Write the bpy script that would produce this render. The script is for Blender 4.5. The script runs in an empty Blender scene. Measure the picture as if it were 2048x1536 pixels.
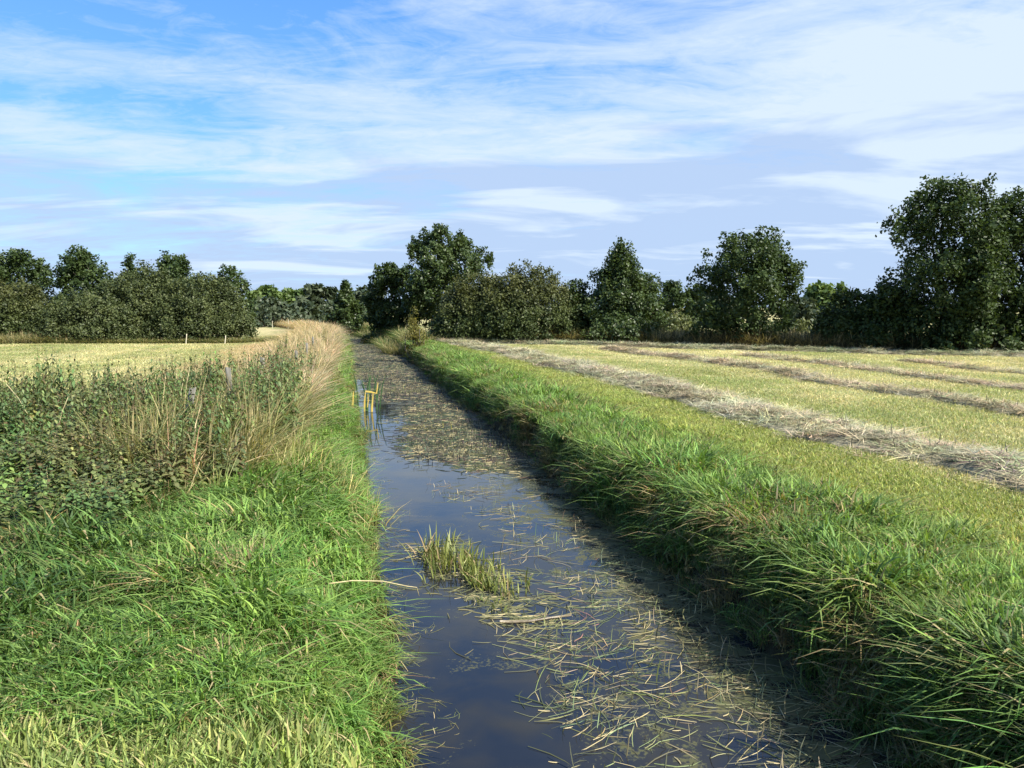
import bpy, math, random
import numpy as np
rng = np.random.default_rng(7)
random.seed(7)
sc = bpy.context.scene
COL = sc.collection
R = math.radians

# ------------------------------------------------------------------ camera, sky, sun, exposure
EYE = 2.2                      # camera height over the fields
FPX, PITCH = 1550.0, R(5.64)
cd = bpy.data.cameras.new('camera'); cam = bpy.data.objects.new('camera', cd); COL.objects.link(cam)
cam.location = (0, 0, EYE); cam.rotation_euler = (R(90) - PITCH, 0, 0)
cd.sensor_width = 36; cd.lens = 36 * FPX / 2048; cd.clip_start = .05; cd.clip_end = 6000
sc.camera = cam
sc.render.resolution_x, sc.render.resolution_y = 1024, 768
SUN_AZ, SUN_EL = 123, 43       # clockwise from +Y
sv = (math.sin(R(SUN_AZ)) * math.cos(R(SUN_EL)), math.cos(R(SUN_AZ)) * math.cos(R(SUN_EL)), math.sin(R(SUN_EL)))
ld = bpy.data.lights.new('sun', 'SUN'); ld.energy = 5.0; ld.angle = R(.55); ld.color = (1, .95, .85)
sun = bpy.data.objects.new('sun', ld); COL.objects.link(sun)
sun.rotation_euler = (R(90 - SUN_EL), 0, R(180 - SUN_AZ))
sc.view_settings.view_transform = 'Standard'; sc.view_settings.look = 'None'
sc.view_settings.gamma = 1; sc.view_settings.exposure = 1.12
sc.cycles.max_bounces = 5; sc.cycles.diffuse_bounces = 3; sc.cycles.glossy_bounces = 2; sc.cycles.transmission_bounces = 3
sc.view_settings.use_curve_mapping = False

class NB:
    """tiny node-tree builder"""
    def __init__(s, tree): s.t = tree; s.n = tree.nodes; s.l = tree.links
    def add(s, kind, **kw):
        n = s.n.new(kind)
        for k, v in kw.items():
            if k.startswith('i_'):
                key = k[2:]
                n.inputs[int(key) if key.isdigit() else key.replace('_', ' ')].default_value = v
            else: setattr(n, k, v)
        return n
    def link(s, a, b): s.l.new(a, b)
    def math(s, op, a, b=None, c=None, clamp=False):
        n = s.n.new('ShaderNodeMath'); n.operation = op; n.use_clamp = clamp
        for i, v in enumerate((a, b, c)):
            if v is None: continue
            if isinstance(v, (int, float)): n.inputs[i].default_value = v
            else: s.l.new(v, n.inputs[i])
        return n.outputs[0]
    def mix(s, fac, a, b, mode='MIX'):
        n = s.n.new('ShaderNodeMix'); n.data_type = 'RGBA'; n.blend_type = mode
        for sock, v in ((n.inputs[0], fac), (n.inputs[6], a), (n.inputs[7], b)):
            if isinstance(v, (int, float)): sock.default_value = v
            elif isinstance(v, tuple): sock.default_value = tuple(v) + ((1,) if len(v) == 3 else ())
            else: s.l.new(v, sock)
        return n.outputs[2]
    def ramp(s, fac, stops):
        n = s.n.new('ShaderNodeValToRGB'); e = n.color_ramp.elements
        while len(e) < len(stops): e.new(.5)
        for k, (p, c) in enumerate(stops):
            e[k].position = p; e[k].color = (c, c, c, 1) if isinstance(c, (int, float)) else tuple(c) + (1,)
        s.l.new(fac, n.inputs[0]); return n.outputs[0]
    def noise(s, vec, scale, detail=4, rough=.55, dist=0):
        n = s.n.new('ShaderNodeTexNoise')
        n.inputs['Scale'].default_value = scale; n.inputs['Detail'].default_value = detail
        n.inputs['Roughness'].default_value = rough; n.inputs['Distortion'].default_value = dist
        if vec is not None: s.l.new(vec, n.inputs['Vector'])
        return n.outputs[0]

w = bpy.data.worlds.new('World'); sc.world = w; w.use_nodes = True
for n in list(w.node_tree.nodes): w.node_tree.nodes.remove(n)
b = NB(w.node_tree)
sky = b.add('ShaderNodeTexSky', sky_type='NISHITA', sun_disc=False)
sky.sun_elevation = R(SUN_EL); sky.sun_rotation = R(SUN_AZ); sky.altitude = 0
sky.air_density = 1.0; sky.dust_density = .3; sky.ozone_density = 2.5
tc = b.add('ShaderNodeTexCoord')
sep = b.add('ShaderNodeSeparateXYZ'); b.link(tc.outputs['Generated'], sep.inputs[0])
zc = b.math('MAXIMUM', sep.outputs[2], 0.0)
zz = b.math('ADD', zc, .10)
cx = b.math('DIVIDE', sep.outputs[0], zz); cy = b.math('DIVIDE', sep.outputs[1], zz)
cmb = b.add('ShaderNodeCombineXYZ'); b.link(cx, cmb.inputs[0]); b.link(cy, cmb.inputs[1])
mp = b.add('ShaderNodeMapping'); b.link(cmb.outputs[0], mp.inputs[0])
mp.inputs['Rotation'].default_value = (0, 0, R(28)); mp.inputs['Scale'].default_value = (1.0, 1.7, 1); mp.inputs['Location'].default_value = (3.3, 1.4, 0)
n_big = b.noise(mp.outputs[0], .38, 3, .5, .3)
n_mid = b.noise(mp.outputs[0], 1.1, 7, .62, .9)
n_sm = b.noise(mp.outputs[0], 4.6, 7, .68, 1.4)
bias = b.math('MULTIPLY', sep.outputs[0], .34)                       # more cloud towards the sun's side
low = b.math('MULTIPLY', b.math('SUBTRACT', .33, zc), 1.1)           # and towards the horizon
v = b.math('ADD', b.math('MULTIPLY', n_big, .55), b.math('MULTIPLY', n_mid, .75))
v = b.math('ADD', v, b.math('MULTIPLY', n_sm, .28))
high = b.math('MULTIPLY', b.math('SUBTRACT', zc, .34, clamp=True), 1.0)
v = b.math('ADD', b.math('ADD', b.math('ADD', v, bias), low), high)
mask = b.ramp(v, [(.66, 0), (.84, .60), (1.02, .95)])
mp2 = b.add('ShaderNodeMapping'); b.link(cmb.outputs[0], mp2.inputs[0])
mp2.inputs['Scale'].default_value = (.8, 1.5, 1); mp2.inputs['Location'].default_value = (7.3, 2.2, 0)
greyn = b.noise(mp2.outputs[0], .7, 6, .55, .6)
grey = b.ramp(b.math('ADD', greyn, b.math('MULTIPLY', b.math('SUBTRACT', .2, zc), .9)), [(.50, 0), (.60, 1)])
cloud = b.mix(grey, (4.7, 5.5, 6.5), (3.2, 4.15, 5.8))
skyn = b.mix(1.0, sky.outputs[0], (1.1, 1.6, 2.0), 'MULTIPLY')
skyc = b.mix(.7, skyn, b.mix(1.0, b.ramp(zc, [(0, (.25, .40, .58)), (.22, (.10, .26, .56)), (.4, (.065, .20, .50)), (1, (.03, .09, .32))]), (10.0, 10.0, 10.0), 'MULTIPLY'))
fin = b.mix(mask, skyc, cloud)
bg = b.add('ShaderNodeBackground'); bg.inputs[1].default_value = .075; b.link(fin, bg.inputs[0])
out = b.add('ShaderNodeOutputWorld'); b.link(bg.outputs[0], out.inputs[0])

# ------------------------------------------------------------------ helpers
def tag(o, label=None, cat=None, group=None, kind=None):
    for k, v in (('label', label), ('category', cat), ('group', group), ('kind', kind)):
        if v: o[k] = v
    return o

def mesh_np(name, V, F, col=None, smooth=False):
    V = np.asarray(V, np.float32); F = np.asarray(F, np.int32)
    me = bpy.data.meshes.new(name)
    me.vertices.add(len(V)); me.vertices.foreach_set('co', V.ravel())
    m, k = F.shape
    me.loops.add(m * k); me.loops.foreach_set('vertex_index', F.ravel())
    me.polygons.add(m); me.polygons.foreach_set('loop_start', np.arange(0, m * k, k, dtype=np.int32))
    if smooth: me.polygons.foreach_set('use_smooth', np.ones(m, bool))
    if col is not None:
        a = me.attributes.new('col', 'FLOAT_COLOR', 'POINT')
        c = np.ones((len(V), 4), np.float32); c[:, :3] = col
        a.data.foreach_set('color', c.ravel())
    me.update(calc_edges=True); me.validate()
    return me

def obj(name, me, mat=None, parent=None, loc=(0, 0, 0), link=True):
    o = bpy.data.objects.new(name, me)
    if mat and me and not me.materials: me.materials.append(mat)
    if link: COL.objects.link(o)
    o.location = loc
    if parent: o.parent = parent
    return o

def empty(name, loc, rz=0):
    o = bpy.data.objects.new(name, None); COL.objects.link(o); o.location = loc
    o.rotation_euler = (0, 0, rz); o.empty_display_size = .3
    return o

def join(parts):
    """[(V, F, col)] with equal face sizes -> one"""
    Vs, Fs, Cs, n = [], [], [], 0
    for V, F, C in parts:
        Vs.append(V); Fs.append(np.asarray(F) + n); Cs.append(C); n += len(V)
    return np.concatenate(Vs), np.concatenate(Fs), np.concatenate(Cs)

_tab = rng.random((64, 256, 256))
def vnoise(x, y, seed=0):
    x = np.asarray(x, float); y = np.asarray(y, float)
    xi = np.floor(x).astype(int); yi = np.floor(y).astype(int)
    fx = x - xi; fy = y - yi; fx = fx * fx * (3 - 2 * fx); fy = fy * fy * (3 - 2 * fy)
    T = _tab[seed % 64]
    a = T[xi & 255, yi & 255]; bb = T[(xi + 1) & 255, yi & 255]
    c = T[xi & 255, (yi + 1) & 255]; d = T[(xi + 1) & 255, (yi + 1) & 255]
    return (a * (1 - fx) + bb * fx) * (1 - fy) + (c * (1 - fx) + d * fx) * fy
def fbm(x, y, seed=0, o=4):
    v = 0; amp = .5; tot = 0
    for k in range(o):
        v = v + amp * vnoise(x * 2 ** k, y * 2 ** k, seed + k); tot += amp; amp *= .5
    return v / tot
def sstep(a, b_, x):
    t = np.clip((x - a) / (b_ - a), 0, 1); return t * t * (3 - 2 * t)

# the ditch's own frame: s runs along it, t across it to the right
TH = math.atan((690 - 1024) / FPX)
DX, DY = math.sin(TH), math.cos(TH); NX, NY = DY, -DX
def st(X, Y): return X * DX + Y * DY, X * NX + Y * NY
def xy(s, t): return s * DX + t * NX, s * DY + t * NY
def bend(s): return -.0045 * np.maximum(np.asarray(s, float) - 62, 0) ** 2
def at(px, Y):                                # photo column and distance -> X
    return (px - 1024) / FPX * Y
def hgt(py, Y):                               # photo row and distance -> height
    v = (768 - py) / FPX
    return EYE + Y * (math.sin(-PITCH) + v * math.cos(PITCH)) / (math.cos(PITCH) + v * math.sin(PITCH))
WATER = -.70
def ground(X, Y):
    s, t = st(X, Y); t = t - bend(s)
    wob = (fbm(s * .45, s * 0 + 3.3, 5, 3) - .5) * .42
    wob2 = (fbm(s * .5, s * 0 + 9.3, 9, 3) - .5) * .62
    fade = 1 - sstep(118, 135, s)
    l = 1 - sstep(-.75 + wob * .6, .75 + wob, t)         # left slope
    r = sstep(3.20 + wob2, 4.0 + wob2 * .6, t)          # right slope, steeper
    z = -1.12 * (1 - np.maximum(l, r)) * fade
    z = z + (fbm(X * .22, Y * .22, 20, 4) - .5) * .16 * np.where(np.abs(t - 1.8) > 2.4, 1, .35)
    return z + (fbm(X * 1.9, Y * 1.9, 25, 3) - .5) * .05

# ------------------------------------------------------------------ materials
def new_mat(name):
    m = bpy.data.materials.new(name); m.use_nodes = True
    for n in list(m.node_tree.nodes): m.node_tree.nodes.remove(n)
    return m, NB(m.node_tree)

def leafy(name, tint=None, transl=.35, rough=.5, spec=.3, lo=.6, hi=1.45, dead=(.42, .35, .18), instancer=False, warm=None, tcol=None):
    """plant tissue; vertex 'col': r random per blade, g height along it, b = 1 where dead"""
    m, b = new_mat(name)
    a = b.add('ShaderNodeAttribute', attribute_name='col')
    sp = b.add('ShaderNodeSeparateColor'); b.link(a.outputs['Color'], sp.inputs[0])
    if instancer:
        t = b.add('ShaderNodeAttribute', attribute_type='INSTANCER', attribute_name='tint'); base = t.outputs['Color']
    else:
        rgb = b.add('ShaderNodeRGB'); rgb.outputs[0].default_value = tuple(tint) + (1,); base = rgb.outputs[0]
    if warm:
        base = b.mix(b.ramp(sp.outputs[1], [(.35, 0), (.8, 1)]), base, warm)
    v = b.math('MULTIPLY_ADD', sp.outputs[0], hi - lo, lo)
    vc = b.add('ShaderNodeCombineColor')
    b.link(b.math('MULTIPLY', v, b.math('MULTIPLY_ADD', sp.outputs[0], .25, .88)), vc.inputs[0]); b.link(v, vc.inputs[1]); b.link(v, vc.inputs[2])
    c = b.mix(1.0, base, vc.outputs[0], 'MULTIPLY')
    c = b.mix(sp.outputs[2], c, dead)
    p = b.add('ShaderNodeBsdfPrincipled'); b.link(c, p.inputs['Base Color'])
    p.inputs['Roughness'].default_value = rough; p.inputs['Specular IOR Level'].default_value = spec
    tr = b.add('ShaderNodeBsdfTranslucent')
    b.link(b.mix(1.0, c, tcol or (1.25, 1.25, .55), 'MULTIPLY'), tr.inputs[0])
    mx = b.add('ShaderNodeMixShader'); mx.inputs[0].default_value = transl
    b.link(p.outputs[0], mx.inputs[1]); b.link(tr.outputs[0], mx.inputs[2])
    o = b.add('ShaderNodeOutputMaterial'); b.link(mx.outputs[0], o.inputs[0])
    return m

def plain(name, c1, c2, scale=8, rough=.85, stretch=(1, 1, 1), bump=.3, spec=.2):
    m, b = new_mat(name)
    tcn = b.add('ShaderNodeTexCoord'); mpn = b.add('ShaderNodeMapping'); b.link(tcn.outputs['Object'], mpn.inputs[0])
    mpn.inputs['Scale'].default_value = stretch
    n = b.noise(mpn.outputs[0], scale, 6, .6)
    c = b.mix(b.ramp(n, [(.35, 0), (.65, 1)]), c1, c2)
    p = b.add('ShaderNodeBsdfPrincipled'); b.link(c, p.inputs['Base Color']); p.inputs['Roughness'].default_value = rough
    p.inputs['Specular IOR Level'].default_value = spec
    bp = b.add('ShaderNodeBump'); bp.inputs['Strength'].default_value = bump; bp.inputs['Distance'].default_value = .02
    b.link(n, bp.inputs['Height']); b.link(bp.outputs[0], p.inputs['Normal'])
    o = b.add('ShaderNodeOutputMaterial'); b.link(p.outputs[0], o.inputs[0])
    return m

M_GRASS = leafy('grass_blades', instancer=True, transl=.30, rough=.5, spec=.2, lo=.5, hi=1.55)
M_HAY = leafy('dry_hay', instancer=True, transl=.12, rough=.7, spec=.2, lo=.45, hi=1.6, tcol=(1, 1, 1))
M_NETTLE = leafy('nettle_leaves', instancer=True, transl=.3, rough=.55, spec=.3, dead=(.13, .10, .05), lo=.7, hi=1.7)
M_NETTLE1 = leafy('nettle_leaves_single', tint=(.05, .075, .03), transl=.2, dead=(.14, .10, .05))
M_REED = leafy('cut_reed_pieces', instancer=True, transl=.1, rough=.5, spec=.4, lo=.4, hi=1.5, tcol=(1, 1, 1))
M_ALDER = leafy('alder_leaves', tint=(.041, .066, .020), transl=.25, rough=.5, spec=.22, lo=.55, hi=1.5)
M_ALDER2 = leafy('alder_leaves_lighter', tint=(.050, .078, .024), transl=.28, rough=.45, spec=.35, lo=.55, hi=1.5)
M_WILLOW = leafy('willow_leaves_olive', tint=(.060, .078, .026), transl=.22, rough=.55, spec=.3, lo=.5, hi=1.6)
M_RUST = leafy('willow_leaves_rusty', tint=(.050, .070, .020), transl=.22, rough=.55, spec=.3, lo=.5, hi=1.6, warm=(.066, .076, .022))
M_YELLOW = leafy('shrub_leaves_yellow', tint=(.15, .14, .035), transl=.35)
M_PALE = leafy('shrub_leaves_pale', tint=(.095, .115, .04), transl=.25)
M_FAR = leafy('far_leaves', tint=(.055, .075, .04), transl=.2, lo=.7, hi=1.35)
M_FARLT = leafy('far_leaves_light', tint=(.10, .15, .045), transl=.3)
M_BARK = plain('grey_bark', (.05, .045, .035), (.11, .10, .08), 6, stretch=(1, 1, .25))
M_POST = plain('weathered_post', (.11, .105, .09), (.24, .23, .20), 14, stretch=(1, 1, .08), bump=.6)
M_STAKE = plain('pale_stake', (.42, .38, .28), (.6, .55, .42), 14, stretch=(1, 1, .1))
M_STALK = plain('pale_stalk', (.45, .38, .25), (.62, .56, .42), 20, rough=.5)
M_STRAW = plain('straw_stem', (.32, .27, .14), (.46, .40, .23), 20, rough=.6)
M_BRANCH = plain('wet_branch', (.10, .08, .05), (.22, .18, .12), 20, rough=.35, spec=.5)

# ------------------------------------------------------------------ ground
def ground_colour(X, Y):
    s, t = st(X, Y); t = t - bend(s)
    n1 = fbm(X * .35, Y * .35, 31, 4); n2 = fbm(X * 1.6, Y * 1.6, 36, 4); n3 = fbm(s * .05, t * .9, 41, 4)
    soil = np.array([.045, .038, .022]); grn = np.array([.13, .155, .05]); straw = np.array([.38, .33, .17]); pink = np.array([.36, .27, .17])
    def mixc(a, b_, f): return a * (1 - f[..., None]) + b_ * f[..., None]
    c = np.broadcast_to(soil, X.shape + (3,)).copy()
    f = sstep(.38, .62, .35 * n1 + .25 * n2 + .45 * n3)
    field = mixc(grn, straw, .25 + .6 * f)
    right = sstep(5.0, 6.6, t + (n1 - .5))
    left = 1 - sstep(-2.9, -2.3, t + (n1 - .5) * .5)
    c = mixc(c, field, np.clip(right + left, 0, 1))
    # reddish bare strip in the left field
    pk = np.exp(-(((t + 4.2) / 1.6) ** 2)) * sstep(20, 30, s) * (1 - sstep(75, 85, s)) * sstep(.40, .6, n1)
    c = mixc(c, np.broadcast_to(pink, c.shape), pk * .7)
    front = (1 - sstep(4.2, 5.0, Y + (n1 - .5))) * (1 - sstep(-.9, -.4, t))
    c = mixc(c, mixc(straw, grn, n2), front * .8)
    return c

ta = np.concatenate([-np.geomspace(2500, 12, 34), np.linspace(-11.5, -2, 30), np.linspace(-1.8, 5, 86), np.linspace(5.3, 26, 60), np.geomspace(27.5, 2500, 34)])
sa = np.concatenate([np.linspace(-200, -8, 8), np.linspace(-6, 30, 170), np.linspace(30.5, 140, 170), np.geomspace(143, 4000, 30)])
T_, S_ = np.meshgrid(ta, sa)
Tb = T_ + bend(np.minimum(S_, 140)) * np.exp(-np.abs(T_) / 40)
GX, GY = S_ * DX + Tb * NX, S_ * DY + Tb * NY
GZ = ground(GX, GY)
nr, nc = GX.shape
ii = np.arange(nr * nc).reshape(nr, nc)
F = np.stack([ii[:-1, :-1], ii[:-1, 1:], ii[1:, 1:], ii[1:, :-1]], -1).reshape(-1, 4)
V = np.stack([GX, GY, GZ], -1).reshape(-1, 3)
gm, b = new_mat('meadow_ground')
a = b.add('ShaderNodeAttribute', attribute_name='col'); geo = b.add('ShaderNodeNewGeometry')
n1 = b.noise(geo.outputs['Position'], 3.5, 8, .65); n2 = b.noise(geo.outputs['Position'], 22, 5, .6)
vv = b.math('ADD', b.math('MULTIPLY', n1, .9), b.math('MULTIPLY', n2, .6))
c = b.mix(1.0, a.outputs['Color'], b.ramp(vv, [(.45, .45), (.95, 1.5)]), 'MULTIPLY')
p = b.add('ShaderNodeBsdfPrincipled'); b.link(c, p.inputs['Base Color']); p.inputs['Roughness'].default_value = .95; p.inputs['Specular IOR Level'].default_value = .1
bp = b.add('ShaderNodeBump'); bp.inputs['Strength'].default_value = .9; bp.inputs['Distance'].default_value = .05
b.link(vv, bp.inputs['Height']); b.link(bp.outputs[0], p.inputs['Normal'])
o = b.add('ShaderNodeOutputMaterial'); b.link(p.outputs[0], o.inputs[0])
g = obj('ground', mesh_np('ground', V, F, ground_colour(GX, GY).reshape(-1, 3), True), gm); tag(g, kind='structure')

# ------------------------------------------------------------------ water
ws = np.linspace(-6, 132, 140); wt = np.linspace(-.7, 4.6, 22)
T_, S_ = np.meshgrid(wt, ws); Tb = T_ + bend(S_)
V = np.stack([S_ * DX + Tb * NX, S_ * DY + Tb * NY, np.full_like(S_, WATER)], -1).reshape(-1, 3)
ii = np.arange(V.shape[0]).reshape(S_.shape)
F = np.stack([ii[:-1, :-1], ii[:-1, 1:], ii[1:, 1:], ii[1:, :-1]], -1).reshape(-1, 4)
wm, b = new_mat('ditch_water')
geo = b.add('ShaderNodeNewGeometry')
wa = b.add('ShaderNodeAttribute', attribute_name='col'); ws_p = b.add('ShaderNodeSeparateColor'); b.link(wa.outputs['Color'], ws_p.inputs[0])
n = b.noise(geo.outputs['Position'], 1.6, 3, .5, .4)
scum_n = b.math('ADD', b.math('MULTIPLY', b.noise(geo.outputs['Position'], 2.2, 6, .65, 1.2), .65), b.math('MULTIPLY', b.noise(geo.outputs['Position'], 34, 3, .6), .35))
scum = b.math('MULTIPLY', b.ramp(b.math('ADD', scum_n, b.math('MULTIPLY', ws_p.outputs[0], .16)), [(.60, 0), (.66, 1)]), .8); nf = b.noise(geo.outputs['Position'], 14, 2, .5)
p = b.add('ShaderNodeBsdfPrincipled'); p.inputs['Roughness'].default_value = .035; p.inputs['IOR'].default_value = 1.333
b.link(b.mix(scum, b.mix(b.ramp(n, [(.4, 0), (.65, 1)]), (.012, .015, .022), (.026, .024, .018)), (.085, .085, .035)), p.inputs['Base Color'])
b.link(b.math('MULTIPLY_ADD', scum, .6, .035), p.inputs['Roughness'])
bp = b.add('ShaderNodeBump'); bp.inputs['Strength'].default_value = .10; bp.inputs['Distance'].default_value = .012
b.link(b.math('ADD', b.math('MULTIPLY', n, 1.5), b.math('MULTIPLY', nf, .12)), bp.inputs['Height']); b.link(bp.outputs[0], p.inputs['Normal'])
o = b.add('ShaderNodeOutputMaterial'); b.link(p.outputs[0], o.inputs[0])
wcol = np.zeros((V.shape[0], 3)); wcol[:, 0] = np.interp(T_, [1.0, 2.4, 3.2], [0, .55, 1]).ravel() + (np.interp(S_, [14, 20], [0, .6]) * np.interp(T_, [.8, 1.4], [0, 1])).ravel()
tag(obj('water', mesh_np('water', V, F, wcol, True), wm), kind='structure')

# ------------------------------------------------------------------ plant pieces
def blades(n, rad, h, wdt, lean=.5, spread=math.pi, droop=.35, dead=.05, hvar=.35, seed=0, zlift=0, flatlean=0):
    """n curved tapering blades, leaning to local +X within +-spread; returns V, F(tri), col"""
    r = np.random.default_rng(seed)
    ra = rad * np.sqrt(r.random(n)); an = r.random(n) * 2 * np.pi
    root = np.stack([ra * np.cos(an), ra * np.sin(an), np.full(n, -.02 + zlift)], -1)
    az = r.uniform(-spread, spread, n)
    d = np.stack([np.cos(az), np.sin(az), np.zeros(n)], -1)
    side = np.stack([-np.sin(az), np.cos(az), np.zeros(n)], -1)
    tw = r.uniform(-1.2, 1.2, n)[:, None]
    side = side * np.cos(tw) + d * np.sin(tw)
    H = h * (1 + hvar * r.uniform(-1, 1, n)); L = np.clip(r.normal(lean, .35 * lean + .08, n), 0, 2.2)
    W = wdt * r.uniform(.6, 1.35, n)
    dr = droop * r.uniform(.2, 1.6, n)
    us = np.array([0, .38, .72, 1.0]); ws_ = np.array([.8, 1.0, .7, 0])
    P = []
    for u in us:
        f = L * (u ** 1.6)
        up = u * np.maximum(.15, 1 - .35 * L) - dr * u ** 3
        P.append(root + d * (f * H)[:, None] + np.array([0, 0, 1.0]) * (up * H)[:, None])
    vs = []
    for k in range(3):
        vs.append(P[k] - side * (W * ws_[k] / 2)[:, None]); vs.append(P[k] + side * (W * ws_[k] / 2)[:, None])
    vs.append(P[3])
    V = np.stack(vs, 1).reshape(-1, 3)
    base = (np.arange(n) * 7)[:, None, None]
    F = (np.array([[0, 1, 3], [0, 3, 2], [2, 3, 5], [2, 5, 4], [4, 5, 6]])[None] + base).reshape(-1, 3)
    c = np.zeros((n, 7, 3)); c[:, :, 0] = r.random(n)[:, None]; c[:, :, 1] = np.array([0, 0, .38, .38, .72, .72, 1])
    c[:, :, 2] = (r.random(n) < dead)[:, None]
    return V, F, c.reshape(-1, 3)

def tube(pts, rads, sides=6):
    pts = np.asarray(pts, float); n = len(pts); V = []
    for k in range(n):
        d = pts[min(k + 1, n - 1)] - pts[max(k - 1, 0)]; d = d / (np.linalg.norm(d) + 1e-9)
        a = np.cross(d, [0, 0, 1.0] if abs(d[2]) < .9 else [1.0, 0, 0]); a /= np.linalg.norm(a); c = np.cross(d, a)
        an = np.arange(sides) * 2 * np.pi / sides
        V.append(pts[k] + rads[k] * (np.cos(an)[:, None] * a + np.sin(an)[:, None] * c))
    V = np.concatenate(V); F = []
    for k in range(n - 1):
        for j in range(sides):
            j2 = (j + 1) % sides
            F.append([k * sides + j, k * sides + j2, (k + 1) * sides + j2, (k + 1) * sides + j])
    for ring, top in ((0, False), (n - 1, True)):           # end caps as fans of quads
        base = ring * sides
        for j in range(1, sides - 1, 2):
            q = [base, base + j, base + j + 1, base + min(j + 2, sides - 1)]
            F.append(q if not top else q)
    return V, np.array(F)

def tri_of(F): return np.concatenate([F[:, [0, 1, 2]], F[:, [0, 2, 3]]])

def nettle_geo(h, seed, leaf=.11):
    r = np.random.default_rng(seed)
    az = r.random() * 6.28; ln = r.uniform(0, .16)
    n = 6; zs = np.linspace(0, h, n)
    cx_ = np.array([ln * h * (z / h) ** 2 * math.cos(az) for z in zs]); cy_ = np.array([ln * h * (z / h) ** 2 * math.sin(az) for z in zs])
    stem = np.stack([cx_, cy_, zs], -1)
    leaves = []
    z = h * .22; k = 0
    while z < h - .015:
        u = z / h; px_, py_ = np.interp(z, zs, cx_), np.interp(z, zs, cy_)
        sz = leaf * (1.25 - .95 * u ** 2) * r.uniform(.75, 1.2)
        for q in (0, 1):
            a = k * math.pi / 2 + q * math.pi + r.uniform(-.4, .4)
            dn = r.uniform(-1.3, .35) + (1.2 if u > .93 else 0)
            d = np.array([math.cos(a), math.sin(a), dn]); d /= np.linalg.norm(d)
            sd = np.array([-math.sin(a), math.cos(a), r.uniform(-.3, .3)])
            p0 = np.array([px_, py_, z]) + d * sz * .15
            leaves.append((p0, d, sd, sz, r.random()))
        z += h * (.075 - .035 * u) * r.uniform(.8, 1.2); k += 1
    return stem, leaves
def leaf_mesh(p0, d, sd, sz, wr=.25):
    w2 = sz * wr; dn = np.array([0, 0, -1.0])
    return np.array([p0, p0 + d * sz * .35 - sd * w2, p0 + d * sz * .35 + sd * w2 , p0 + d * sz * .75 - sd * w2 * .6 + dn * sz * .08,
                     p0 + d * sz * .75 + sd * w2 * .6 + dn * sz * .08, p0 + d * sz + dn * sz * .22]), np.array([[0, 1, 2], [1, 3, 4], [1, 4, 2], [3, 5, 4]])
def nettle_tuft(count, rad, h, seed):
    r = np.random.default_rng(seed); parts = []
    for k in range(count):
        hh = h * r.uniform(.6, 1.1); stem, lv = nettle_geo(hh, seed * 100 + k)
        off = np.array([r.uniform(-rad, rad), r.uniform(-rad, rad), 0])
        V, F = tube(stem + off, np.linspace(.005, .002, len(stem)), 3)
        parts.append((V, tri_of(F[:-2]), np.tile([.5, .5, 1.0 if r.random() < .5 else .4], (len(V), 1))))
        dd = r.random()
        for p0, d, sd, sz, rr in lv:
            V, F = leaf_mesh(p0 + off, d, sd, sz)
            parts.append((V, F, np.tile([rr, p0[2] / hh, 1.0 if (rr > .95 or dd > .96) else 0], (6, 1))))
    return join(parts)

# ------------------------------------------------------------------ scatter of stuff
def library(name, geos, mat):
    c = bpy.data.collections.new(name)
    for V, F, C in geos:
        o_ = bpy.data.objects.new(name, mesh_np(name, V, F, C, False)); o_.data.materials.append(mat)
        c.objects.link(o_)
    return c
def scatter(name, X, Y, Z, rotz, scl, tint, coll, tilt=None, parent=None, label=None, cat=None, seed=1, stuff=True):
    n = len(X); r = np.random.default_rng(seed + n)
    me = bpy.data.meshes.new(name); me.vertices.add(n)
    P = np.stack([X, Y, Z], -1).astype(np.float32); me.vertices.foreach_set('co', P.ravel())
    rot = np.zeros((n, 3), np.float32); rot[:, 2] = rotz
    if tilt is not None: rot[:, :2] = tilt
    a = me.attributes.new('rot', 'FLOAT_VECTOR', 'POINT'); a.data.foreach_set('vector', rot.ravel())
    S = np.asarray(scl, np.float32)
    if S.ndim == 1: S = np.repeat(S[:, None], 3, 1)
    a = me.attributes.new('scl', 'FLOAT_VECTOR', 'POINT'); a.data.foreach_set('vector', S.ravel().copy())
    a = me.attributes.new('idx', 'INT', 'POINT'); a.data.foreach_set('value', r.integers(0, 1000, n).astype(np.int32))
    c = np.ones((n, 4), np.float32); c[:, :3] = tint
    a = me.attributes.new('tint', 'FLOAT_COLOR', 'POINT'); a.data.foreach_set('color', c.ravel())
    me.update()
    ng = bpy.data.node_groups.new(name, 'GeometryNodeTree')
    ng.interface.new_socket('Geometry', in_out='INPUT', socket_type='NodeSocketGeometry')
    ng.interface.new_socket('Geometry', in_out='OUTPUT', socket_type='NodeSocketGeometry')
    N = ng.nodes; L = ng.links
    gi = N.new('NodeGroupInput'); go = N.new('NodeGroupOutput'); iop = N.new('GeometryNodeInstanceOnPoints')
    ci = N.new('GeometryNodeCollectionInfo'); ci.inputs[0].default_value = coll
    ci.inputs['Separate Children'].default_value = True; ci.inputs['Reset Children'].default_value = True
    L.new(gi.outputs[0], iop.inputs['Points']); L.new(ci.outputs[0], iop.inputs['Instance'])
    iop.inputs['Pick Instance'].default_value = True
    for nm, ty, sock in (('idx', 'INT', 'Instance Index'), ('rot', 'FLOAT_VECTOR', 'Rotation'), ('scl', 'FLOAT_VECTOR', 'Scale')):
        na = N.new('GeometryNodeInputNamedAttribute'); na.data_type = ty; na.inputs['Name'].default_value = nm
        L.new(na.outputs['Attribute'], iop.inputs[sock])
    L.new(iop.outputs[0], go.inputs[0])
    o_ = obj(name, me, None, parent)
    md = o_.modifiers.new('scatter', 'NODES'); md.node_group = ng
    tag(o_, label, cat, kind='stuff' if stuff else None)
    return o_

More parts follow.
